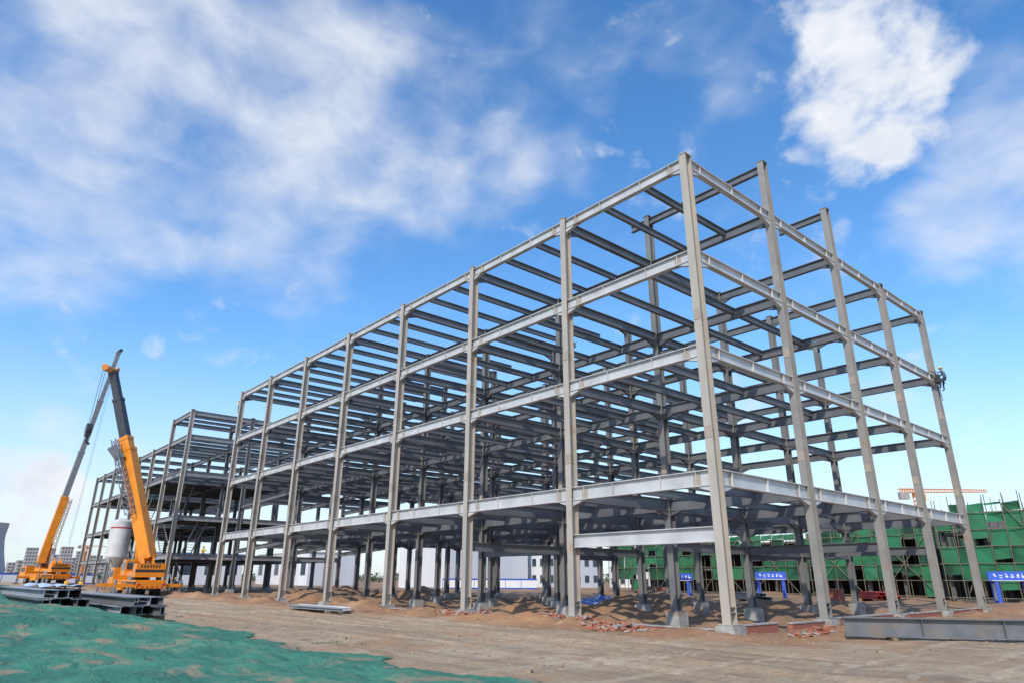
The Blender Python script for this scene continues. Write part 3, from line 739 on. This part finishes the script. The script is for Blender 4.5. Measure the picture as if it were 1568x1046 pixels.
# ------------------------------------------------------------------ workers
M_skin=mat('skin',(.45,.26,.17),rough=.6); M_vest=mat('hi_vis_vest',(.75,.55,.03),(.8,.3,.02),scale=6,rough=.7); M_trou=mat('work_trousers',(.04,.05,.09),rough=.9); M_helm=mat('safety_helmet',(.75,.45,.03),rough=.35); M_jack=mat('work_jacket',(.1,.12,.16),rough=.9)
M_helm_red=mat('red_helmet',(.6,.05,.02),rough=.35)
def worker(loc,rz,pose='stand',vest=True,helm=None):
    if pose=='stand': J=dict(pel=(0,0,.95),ch=(0,0,1.3),nk=(0,0,1.5),hd=(0,.02,1.63),ls=(-.19,0,1.43),le=(-.27,.02,1.15),lh=(-.25,.16,.93),rs=(.19,0,1.43),re=(.28,.0,1.15),rh=(.26,.12,.92),lk=(-.12,.04,.5),lf=(-.14,0,.07),lt=(-.15,.17,.04),rk=(.13,.08,.5),rf=(.15,-.04,.07),rtt=(.16,.14,.04))
    elif pose=='climb': J=dict(pel=(0,-.1,.9),ch=(0,.02,1.25),nk=(0,.06,1.45),hd=(0,.1,1.6),ls=(-.19,.05,1.4),le=(-.3,.3,1.3),lh=(-.25,.5,1.5),rs=(.19,.05,1.4),re=(.3,.3,1.2),rh=(.25,.5,1.1),lk=(-.15,.3,.65),lf=(-.14,.3,.2),lt=(-.15,.45,.18),rk=(.15,.2,.5),rf=(.15,.2,.05),rtt=(.16,.36,.03))
    else: J=dict(pel=(0,0,.12),ch=(0,.08,.48),nk=(0,.12,.68),hd=(0,.16,.82),ls=(-.19,.1,.62),le=(-.28,.25,.42),lh=(-.2,.42,.3),rs=(.19,.1,.62),re=(.28,.25,.42),rh=(.2,.42,.3),lk=(-.13,.45,.12),lf=(-.13,.5,-.36),lt=(-.13,.66,-.4),rk=(.13,.45,.12),rf=(.13,.42,-.36),rtt=(.13,.58,-.4))
    rad=dict(pel=.15,ch=.17,nk=.06,hd=.06,ls=.08,le=.055,lh=.04,rs=.08,re=.055,rh=.04,lk=.08,lf=.055,lt=.05,rk=.08,rf=.055,rtt=.05)
    keys=list(J); E=[('pel','ch'),('ch','nk'),('nk','hd'),('ch','ls'),('ls','le'),('le','lh'),('ch','rs'),('rs','re'),('re','rh'),('pel','lk'),('lk','lf'),('lf','lt'),('pel','rk'),('rk','rf'),('rf','rtt')]
    me=bpy.data.meshes.new('b'); me.from_pydata([J[k] for k in keys],[(keys.index(a),keys.index(c_)) for a,c_ in E],[])
    o=bpy.data.objects.new('tmp',me); scene.collection.objects.link(o)
    md=o.modifiers.new('s','SKIN'); 
    for i,k in enumerate(keys): me.skin_vertices[0].data[i].radius=(rad[k],rad[k]*.8); me.skin_vertices[0].data[i].use_root=(k=='pel')
    sb_=o.modifiers.new('u','SUBSURF'); sb_.levels=1
    dg=bpy.context.evaluated_depsgraph_get(); m2=bpy.data.meshes.new_from_object(o.evaluated_get(dg)); bpy.data.objects.remove(o)
    for mm in(M_trou,M_vest if vest else M_jack,M_skin): m2.materials.append(mm)
    pel=V(J['pel']);nk=V(J['nk']);hd=V(J['hd'])
    for p in m2.polygons:
        c_=p.center; z=c_.z
        if (c_-hd).length<.11: p.material_index=2
        elif min((c_-V(J['lh'])).length,(c_-V(J['rh'])).length)<.07: p.material_index=2
        elif z>pel.z+.03: p.material_index=1
        p.use_smooth=True
    e=empty('construction_worker',loc,rz)
    o=bpy.data.objects.new('body',m2); scene.collection.objects.link(o); o.parent=e
    hb=bmesh.new(); bmesh.ops.create_uvsphere(hb,u_segments=14,v_segments=10,radius=.1)
    for v_ in hb.verts: v_.co=V((v_.co.x*.85,v_.co.y,v_.co.z*1.2))
    bmesh.ops.translate(hb,verts=hb.verts,vec=hd+V((0,.01,.02)))
    hm=bpy.data.meshes.new('head'); hb.to_mesh(hm); hb.free(); hm.materials.append(M_skin)
    oh=bpy.data.objects.new('head',hm); scene.collection.objects.link(oh); oh.parent=e
    hb=bmesh.new(); bmesh.ops.create_uvsphere(hb,u_segments=16,v_segments=10,radius=.135)
    bmesh.ops.bisect_plane(hb,geom=hb.verts[:]+hb.edges[:]+hb.faces[:],plane_co=(0,0,0),plane_no=(0,0,1),clear_inner=True)
    for v_ in hb.verts:
        if v_.co.z<.01: v_.co.x*=1.12; v_.co.y*=1.2 if v_.co.y>0 else 1.1
    bmesh.ops.translate(hb,verts=hb.verts,vec=hd+V((0,.01,.06)))
    hm=bpy.data.meshes.new('helmet'); hb.to_mesh(hm); hb.free(); hm.materials.append(helm or M_helm)
    oh=bpy.data.objects.new('helmet',hm); scene.collection.objects.link(oh); oh.parent=e
worker((-8.1,82.6,gh(-8.1,82.6)),2.6); worker((-9.4,84,gh(-9.4,84)),-1.0,'stand',True,M_helm_red); worker((-.8,70.5,gh(-.8,70.5)),.5,'stand',False)
worker((0,59.9,21.57-2.2),3.14,'climb',True,M_helm_red)
worker((30.74,-.72,15.3),0,'climb',False,M_helm)
worker((4.0,78,4.72),3.0,'sit',True,M_helm_red)
h=empty('chain_hoist',(30.2,-.45,16.4)); b=MB(); b.cyl((-.25,0,-.4),(.25,0,-.4),.22,0,12); b.obox((0,0,0),(0,0,-.7),.3,.25,0); b.cyl((0,0,-.6),(0,0,-2),.02,0,5); b.cyl((0,0,0),(0,.4,.4),.03,0,5)
b.obj('hoist_body',[M_black],h)
